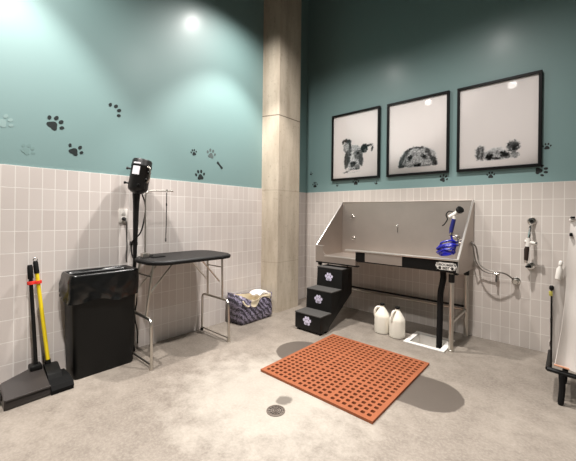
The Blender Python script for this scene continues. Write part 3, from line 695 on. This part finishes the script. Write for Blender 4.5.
# water supply behind the tub
sp = thing('supply_hose', 'grey braided hose looping from the tub end panel to the lower wall valve', 'hose', (2.2, -.1, .92))
MB().tube(spline([(2.20, -.12, .95), (2.225, -.11, .92), (2.235, -.08, .84), (2.255, -.10, .76), (2.31, -.125, .715), (2.39, -.135, .698), (2.47, -.11, .685), (2.535, -.06, .63)]), .0068, 8).build('hose', M['hosegrey'], sp)
b = MB(); b.tube([(TX1+.002, -.12, .95), (2.207, -.12, .95)], .015, 10); b.lathe([(.022, 0), (.022, .01), (.016, .014)], (TX1+.001, -.12, .95), (1, 0, 0), 14); b.build('end_fitting', M['chrome'], sp)
b = MB(); b.tube(spline([(2.20, -.16, .97), (2.215, -.16, .9), (2.225, -.12, .79), (2.26, -.06, .70), (2.32, -.05, .668), (2.372, -.05, .665)]), .006, 8)
tag(b.build('supply_hose', M['hosegrey'], loc=(2.2, -.16, .97)), 'thin grey hose from the tub end panel to the small stop valve', 'hose')
sv = thing('stop_valve', 'small chrome stop valve on the tiles beside the tub, nearer the tub', 'valve', (2.39, 0, .66))
b = MB(); b.lathe([(.02, 0), (.02, .004), (.012, .008), (.012, .06)], (2.39, 0, .665), (0, -1, 0), 14); b.tube([(2.375, -.05, .665), (2.405, -.05, .665)], .013, 10); b.build('valve_body', M['chrome'], sv)
MB().tube([(2.392, -.055, .655), (2.392, -.06, .59)], .008, 8).build('lever', M['cord'], sv)
wv = thing('wall_valve', 'round chrome valve on the tiles where the tub hose ends, right of the stop valve', 'valve', (2.543, 0, .615))
MB().lathe([(.036, 0), (.036, .005), (.03, .012), (.018, .014), (.018, .05)], (2.543, 0, .615), (0, -1, 0), 20).build('escutcheon', M['chrome'], wv)
MB().lathe([(.02, 0), (.026, .006), (.026, .022), (.02, .028)], (2.543, -.045, .615), (0, -1, 0), 16).build('knob', M['chrome'], wv)

# hand shower set on the right of the tub
hs = thing('hand_shower', 'chrome hand shower with dark grip hanging from a round wall plate', 'hand shower', (2.659, 0, 1.185))
MB().lathe([(.037, 0), (.037, .005), (.03, .014), (.02, .016), (.02, .03)], (2.659, 0, 1.185), (0, -1, 0), 22).build('wall_plate', M['chrome'], hs)
MB().lathe([(.013, 0), (.013, .012)], (2.659, -.03, 1.185), (0, -1, 0), 14).build('port', M['black'], hs)
MB().tube(spline([(2.659, -.028, 1.165), (2.655, -.09, 1.13), (2.648, -.125, 1.05), (2.643, -.125, 1.0)]), [.012]*25, 10).build('spout_arm', M['chrome'], hs)
b = MB(); b.tube([(2.615, -.125, 1.0), (2.69, -.125, .985)], .016, 12); b.tube([(2.642, -.125, 1.03), (2.64, -.125, .955)], .02, 12); b.build('diverter', M['white'], hs)
MB().lathe([(.012, 0), (.02, .004), (.02, .016), (.012, .02)], (2.69, -.125, .985), (1, 0, -.2), 14).build('knob', M['chrome'], hs)
MB().tube([(2.638, -.125, .96), (2.632, -.125, .93), (2.628, -.125, .83)], [.014, .02, .016], 12).build('grip', M['brown'], hs)
MB().tube([(2.628, -.125, .832), (2.628, -.125, .805)], [.014, .011], 12).build('tip', M['chrome'], hs)
sv2 = thing('shower_valve', 'round chrome shower valve with dark knob directly below the hand shower', 'valve', (2.655, 0, .768))
MB().lathe([(.035, 0), (.035, .005), (.028, .013), (.016, .015), (.016, .045)], (2.655, 0, .768), (0, -1, 0), 22).build('escutcheon', M['chrome'], sv2)
MB().tube([(2.655, -.045, .768), (2.62, -.06, .764)], [.014, .01], 10).build('knob', M['black'], sv2)

# ------------------------------------------------------------------ steps
ps = thing('pet_steps', 'black three-step pet stairs with grey treads leading up to the tub', 'pet stairs', (.89, -.8, 0))
SXA, SXB = .722, 1.055
prof = [(-1.09, .02), (-1.09, .18), (-.893, .18), (-.893, .395), (-.697, .395), (-.697, .612), (-.49, .612), (-.478, .60), (-.478, .33), (-.93, .06), (-.95, .02)]
b = MB(); b.prism([(SXA, y, z) for y, z in prof], (SXB-SXA, 0, 0))
bmesh.ops.bevel(b.bm, geom=[e for e in b.bm.edges], offset=.006, segments=2, affect='EDGES', profile=.5)
for f in b.bm.faces: f.smooth = True
b.build('stair_body', M['black'], ps)
for y0, y1, z in ((-1.094, -.897, .18), (-.897, -.701, .395), (-.70, -.485, .612)):
    MB().box((SXA-.001, y0, z-.001), (SXB+.001, y1, z+.012), .004).build('tread', M['tread'], ps)
for y, z in ((-1.092, .105), (-.895, .293), (-.699, .508)):
    e = paw_on(.885, y, z+.004, .088, ps, M['emblem'])
    b = MB()
    for i, (w_, zz) in enumerate(((.034, -.018), (.04, -.008), (.03, -.028))): b.box((.885-w_/2, y-.0032, z+zz-.002), (.885+w_/2, y-.0018, z+zz+.001))
    b.build('emblem_bars', M['banner'], e)
for x, y in ((.75, -1.06), (1.03, -1.06), (.75, -.97), (1.03, -.97)):
    MB().lathe([(.016, 0), (.018, .006), (.016, .024)], (x, y, 0), seg=12).build('foot', M['rubber'], ps)
MB().tube([(.76, -.53, .626), (.76, -.53, .65), (1.02, -.53, .65), (1.02, -.53, .626)], .008, 8).build('hook_bar', M['black'], ps)

# ------------------------------------------------------------------ rubber mat
def drain_mat():
    b = MB(); bm = b.bm; x0, x1, y0, y1 = 1.132, 2.070, -1.992, -.985; nx, ny = 20, 20; bd = .022; z0, z1 = .001, .018
    # seams split the mat in thirds: slightly wider ribs there
    def lines(a, c, n):
        extra = .010; w = (c-a-2*bd-2*extra)/n; o = [a+bd]; seam = (7, 13)
        cells = []; p = a+bd
        for i in range(n):
            cells.append((p, p+w)); p += w
            if i+1 in seam: p += extra
        return cells
    cx, cy = lines(x0, x1, nx), lines(y0, y1, ny)
    xsb = [x0]+[(cx[i][1]+cx[i+1][0])/2 for i in range(nx-1)]+[x1]
    ysb = [y0]+[(cy[i][1]+cy[i+1][0])/2 for i in range(ny-1)]+[y1]
    N = 8; cache = {}
    for i in range(nx):
        for j in range(ny):
            mx, my = sum(cx[i])/2, sum(cy[j])/2; r = .0142
            X = (xsb[i], xsb[i+1]); Y = (ysb[j], ysb[j+1]); Mx, My = (X[0]+X[1])/2, (Y[0]+Y[1])/2
            out = [(X[1], My), (X[1], Y[1]), (Mx, Y[1]), (X[0], Y[1]), (X[0], My), (X[0], Y[0]), (Mx, Y[0]), (X[1], Y[0])]
            def V(x, y, z):
                k = (round(x, 5), round(y, 5), z)
                if k not in cache: cache[k] = bm.verts.new((x, y, z))
                return cache[k]
            inn = []
            for k in range(N):
                a = 2*math.pi*k/N; s = r*(1.0 if k % 2 == 0 else 1.22); inn.append((mx+s*math.cos(a), my+s*math.sin(a)))
            for k in range(N):
                q = (k+1) % N
                bm.faces.new((V(*inn[k], z1), V(*out[k], z1), V(*out[q], z1), V(*inn[q], z1)))
                bm.faces.new((V(*inn[q], z0), V(*out[q], z0), V(*out[k], z0), V(*inn[k], z0)))
                bm.faces.new((V(*inn[k], z1), V(*inn[q], z1), V(*inn[q], z0), V(*inn[k], z0)))
    vs = list(bm.verts)
    for e in [e for e in bm.edges if len(e.link_faces) == 1 and e.verts[0].co.z > .01]:
        a, c = e.verts; bm.faces.new((V(a.co.x, a.co.y, z1), V(c.co.x, c.co.y, z1), V(c.co.x, c.co.y, z0), V(a.co.x, a.co.y, z0)))
    return b.build('rubber_mat', M['mat'], loc=(1.594, -1.48, 0), sharp=30)
tag(drain_mat(), 'square orange perforated rubber drainage mat lying on the concrete floor', 'floor mat')

# ------------------------------------------------------------------ gallon jugs
def jug(x, y, turn, label):
    t = thing('gallon_jug', label, 'jug', (x, y, 0), 'gallon jugs under the tub')
    b = MB(); S = 28; prof = [(.062, 0), (.074, .006), (.076, .02), (.076, .165), (.073, .182), (.06, .205), (.042, .238), (.025, .262), (.02, .268), (.02, .285)]
    rings = []
    for r, z in prof:
        l = []
        for k in range(S):
            a = 2*math.pi*k/S; q = 1 if r < .05 else 1+.06*math.cos(4*a)**2
            l.append((x+r*q*math.cos(a), y+r*q*math.sin(a), z))
        rings.append(l)
    b.loft(rings); b.build('jug_body', M['jug'], t)
    d = Vector((math.cos(R(turn)), math.sin(R(turn)), 0)); c = Vector((x, y, 0))
    MB().tube(spline([c+d*.022+Vector((0, 0, .262)), c+d*.055+Vector((0, 0, .258)), c+d*.074+Vector((0, 0, .225)), c+d*.074+Vector((0, 0, .18)), c+d*.066+Vector((0, 0, .155))]), .0125, 10).build('handle', M['jug'], t)
    MB().lathe([(.022, 0), (.023, .003), (.023, .018), (.02, .021)], (x, y, .281), seg=20).build('cap', M['rubber'], t)
jug(1.455, -.545, 215, 'white plastic gallon jug under the tub, the one nearer the pet stairs')
jug(1.623, -.562, 250, 'white plastic gallon jug under the tub, the one nearer the floor sink')

# ------------------------------------------------------------------ floor sink and drain
fs = thing('floor_sink', 'square white floor sink with raised rim under the black drain hose', 'floor sink', ((SX0+SX1)/2, (SY0+SY1)/2, 0))
b = MB(); W = .042
for lo, hi in (((SX0-W, SY0-W), (SX1+W, SY0+.004)), ((SX0-W, SY1-.004), (SX1+W, SY1+W)), ((SX0-W, SY0), (SX0+.004, SY1)), ((SX1-.004, SY0), (SX1+W, SY1))):
    b.box((lo[0], lo[1], .001), (hi[0], hi[1], .013), .003)
b.build('rim', M['enamel'], fs)
b = MB(); i = .004
for q in (((SX0+i, SY0+i), (SX1-i, SY0+i)), ((SX1-i, SY0+i), (SX1-i, SY1-i)), ((SX1-i, SY1-i), (SX0+i, SY1-i)), ((SX0+i, SY1-i), (SX0+i, SY0+i))):
    (a0, c0), (a1, c1) = q; b.quad((a0, c0, .01), (a1, c1, .01), (a1, c1, -.15), (a0, c0, -.15))
b.quad((SX0+i, SY0+i, -.15), (SX1-i, SY0+i, -.15), (SX1-i, SY1-i, -.15), (SX0+i, SY1-i, -.15)); b.build('basin', M['enamel'], fs, recalc=False)
fd = thing('floor_drain', 'small round perforated metal drain plate set in the concrete floor', 'floor drain', (1.564, -2.277, 0))
MB().lathe([(.05, 0), (.05, .0015)], (1.564, -2.277, .0005), seg=32).build('pit', M['hole'], fd)
b = MB(); b.lathe([(.058, 0), (.058, .003), (.049, .004), (.049, 0)], (1.564, -2.277, .0008), seg=32, cap=False)
for i in range(-3, 4):
    for j in range(-3, 4):
        pass
for k, (r0, r1) in enumerate(((.040, .046), (.026, .032), (.012, .018))): b.lathe([(r0, 0), (r0, .003), (r1, .003), (r1, 0)], (1.564, -2.277, .0012), seg=32, cap=False)
for a in range(0, 360, 30):
    c, s = math.cos(R(a)), math.sin(R(a)); b.tube([(1.564+.012*c, -2.277+.012*s, .003), (1.564+.05*c, -2.277+.05*s, .003)], .0022, 6)
b.lathe([(.008, 0), (.008, .003)], (1.564, -2.277, .0016), seg=16)
b.build('grate', M['drain'], fd)

# ------------------------------------------------------------------ sheet-covered stand at the right edge
cs = thing('covered_stand', 'tall stand draped in a white sheet on black legs at the right edge', 'stand', (3.1, -.8, 0))
def edge_x(z):
    P = ((.255, 2.855), (.30, 2.862), (.5, 2.888), (.70, 2.905), (.92, 2.908), (1.05, 2.918), (1.21, 2.93))
    for (z0, x0), (z1, x1) in zip(P, P[1:]):
        if z <= z1: return x0+(x1-x0)*max(0, (z-z0)/(z1-z0))
    return P[-1][1]
def front(i, j):
    z = .255+.955*j-.05*i*(1-j); x = edge_x(.255+.955*j)+(.52*i)
    y = -.955-.05*(1-j)*(1-.3*i)+.016*math.sin(i*19+j*2)*(1-.5*j)+.006*math.sin(j*13+i*5)
    return (x, y, z)
b = MB(); b.grid(front, 40, 36); b.bm.normal_update(); bmesh.ops.solidify(b.bm, geom=b.bm.faces[:], thickness=-.006); b.build('front_drape', M['sheet'], cs, sharp=70)
def side(i, j):
    z = .24+.46*j; k = 1-.5*j**3
    x = 2.838+.02*i+.012*math.sin(j*17+i*4)*(j > .05)+.05*max(0, j-.6)
    return (x+.055*i*(1-.4*j), -.935+.40*i*k, z-.03*i)
b = MB(); b.grid(side, 20, 30); b.bm.normal_update(); bmesh.ops.solidify(b.bm, geom=b.bm.faces[:], thickness=.005); b.build('side_drape', M['sheet_grey'], cs, sharp=70)
b = MB(); b.grid(lambda i, j: (2.842+.085*i, -.942+.005*math.sin(j*9+i*6), .25+.49*j+.22*i*j), 6, 20); b.bm.normal_update(); bmesh.ops.solidify(b.bm, geom=b.bm.faces[:], thickness=.004); b.build('inner_fold', M['sheet_grey'], cs, sharp=70)
MB().tube([(2.838, -.955, .205), (2.836, -.955, .74)], .0055, 8).build('upright', M['black'], cs)
MB().lathe([(.010, 0), (.013, .006), (.013, .022), (.008, .03)], (2.836, -.955, .735), seg=12).build('upright_cap', M['black'], cs)
b = MB(); b.box((2.822, -.962, .695), (2.842, -.955, .728), .003); b.build('hang_tag', M['tag'], cs)
b = MB(); b.tube([(2.818, -.975, .212), (3.40, -.985, .185)], .0155, 10); b.tube([(2.818, -.60, .212), (3.40, -.60, .2)], .0155, 10); b.tube([(2.822, -.975, .212), (2.822, -.60, .212)], .014, 10); b.tube([(3.40, -.985, .185), (3.40, -.60, .2)], .014, 10); b.build('base_frame', M['black'], cs)
for x, y in ((2.892, -.98), (3.34, -.98), (2.905, -.60), (3.34, -.60)):
    MB().tube(spline([(x, y, .20), (x+.004, y, .12), (x-.004, y, .0)]), [.017]*16+[.013], 10).build('leg', M['rubber'], cs)
b = MB(); b.tube([(2.855, -1.012, .262), (2.93, -1.015, .258)], .006, 6); b.build('hem', M['copper'], cs)
MB().box((2.922, -.985, 1.10), (2.938, -.965, 1.122), .004).build('top_clip', M['black'], cs); MB().box((2.925, -.972, 1.213), (2.95, -.95, 1.228), .004).build('top_clip', M['black'], cs)
b = MB(); b.box((2.92, -.96, 1.195), (3.45, -.70, 1.212), .006); b.build('top_board', M['sheet'], cs)
b = MB()
for x in (3.0, 3.40): b.tube([(x, -.72, .2), (x, -.72, 1.2)], .012, 8)
b.build('rear_post', M['black'], cs)
bt = thing('spray_bottle', 'small white bottle tucked against the side of the sheet-covered stand', 'bottle', (2.862, -.972, .84))
MB().lathe([(.012, 0), (.017, .006), (.017, .07), (.008, .09), (.008, .1)], (2.868, -.972, .81), (.12, 0, 1), 16).build('bottle_body', M['white'], bt)
MB().lathe([(.011, 0), (.011, .02), (.007, .026)], (2.880, -.972, .911), (.12, 0, 1), 12).build('cap', M['enamel'], bt)

# ------------------------------------------------------------------ light: a grid of can lights hung under the dark ceiling
def spot(name, x, y, e, z=3.65, ang=78, blend=.28, r=.045, col=(1, .955, .91)):
    l = bpy.data.lights.new(name, 'SPOT'); l.energy = e; l.spot_size = R(ang); l.spot_blend = blend; l.shadow_soft_size = r; l.color = col
    o = bpy.data.objects.new(name, l); COL.objects.link(o); o.location = (x, y, z); return o
def spill(name, x, y, e, z=3.65, r=.06, col=(1, .96, .92)):
    l = bpy.data.lights.new(name, 'SPOT'); l.energy = e; l.spot_size = R(154); l.spot_blend = 1; l.shadow_soft_size = r; l.color = col
    o = bpy.data.objects.new(name, l); COL.objects.link(o); o.location = (x, y, z); return o
for x, y, k in ((.68, -1.5, 1), (2.2, -1.5, 1), (.62, -3.45, 1), (2.1, -3.45, 1), (3.75, -3.45, .45)):
    spot('can_light', x, y, 285*k, blend=.42, ang=80); spill('can_light_spill', x, y, 165*k)
w = bpy.data.worlds.new('room_world'); SC.world = w; w.use_nodes = True
w.node_tree.nodes['Background'].inputs[0].default_value = (.02, .02, .02, 1)

# ------------------------------------------------------------------ camera
TH, ROLL = .720, .012
cam = bpy.data.cameras.new('camera'); co = bpy.data.objects.new('camera', cam); COL.objects.link(co)
cam.sensor_width = 36; cam.lens = 36*321.8/576; cam.shift_y = -(230.5-214.4)/576; cam.clip_start = .05
f = Vector((-math.sin(TH), math.cos(TH), 0)); r = Vector((math.cos(TH), math.sin(TH), 0)); u = Vector((0, 0, 1))
g = ROLL
r2 = r*math.cos(g)+u*math.sin(g); u2 = -r*math.sin(g)+u*math.cos(g)
co.matrix_world = Matrix(((r2.x, u2.x, -f.x, 2.925), (r2.y, u2.y, -f.y, -3.736), (r2.z, u2.z, -f.z, 1.219), (0, 0, 0, 1)))
SC.camera = co
SC.view_settings.view_transform = 'Standard'; SC.view_settings.look = 'None'; SC.view_settings.gamma = 1; SC.view_settings.exposure = 0
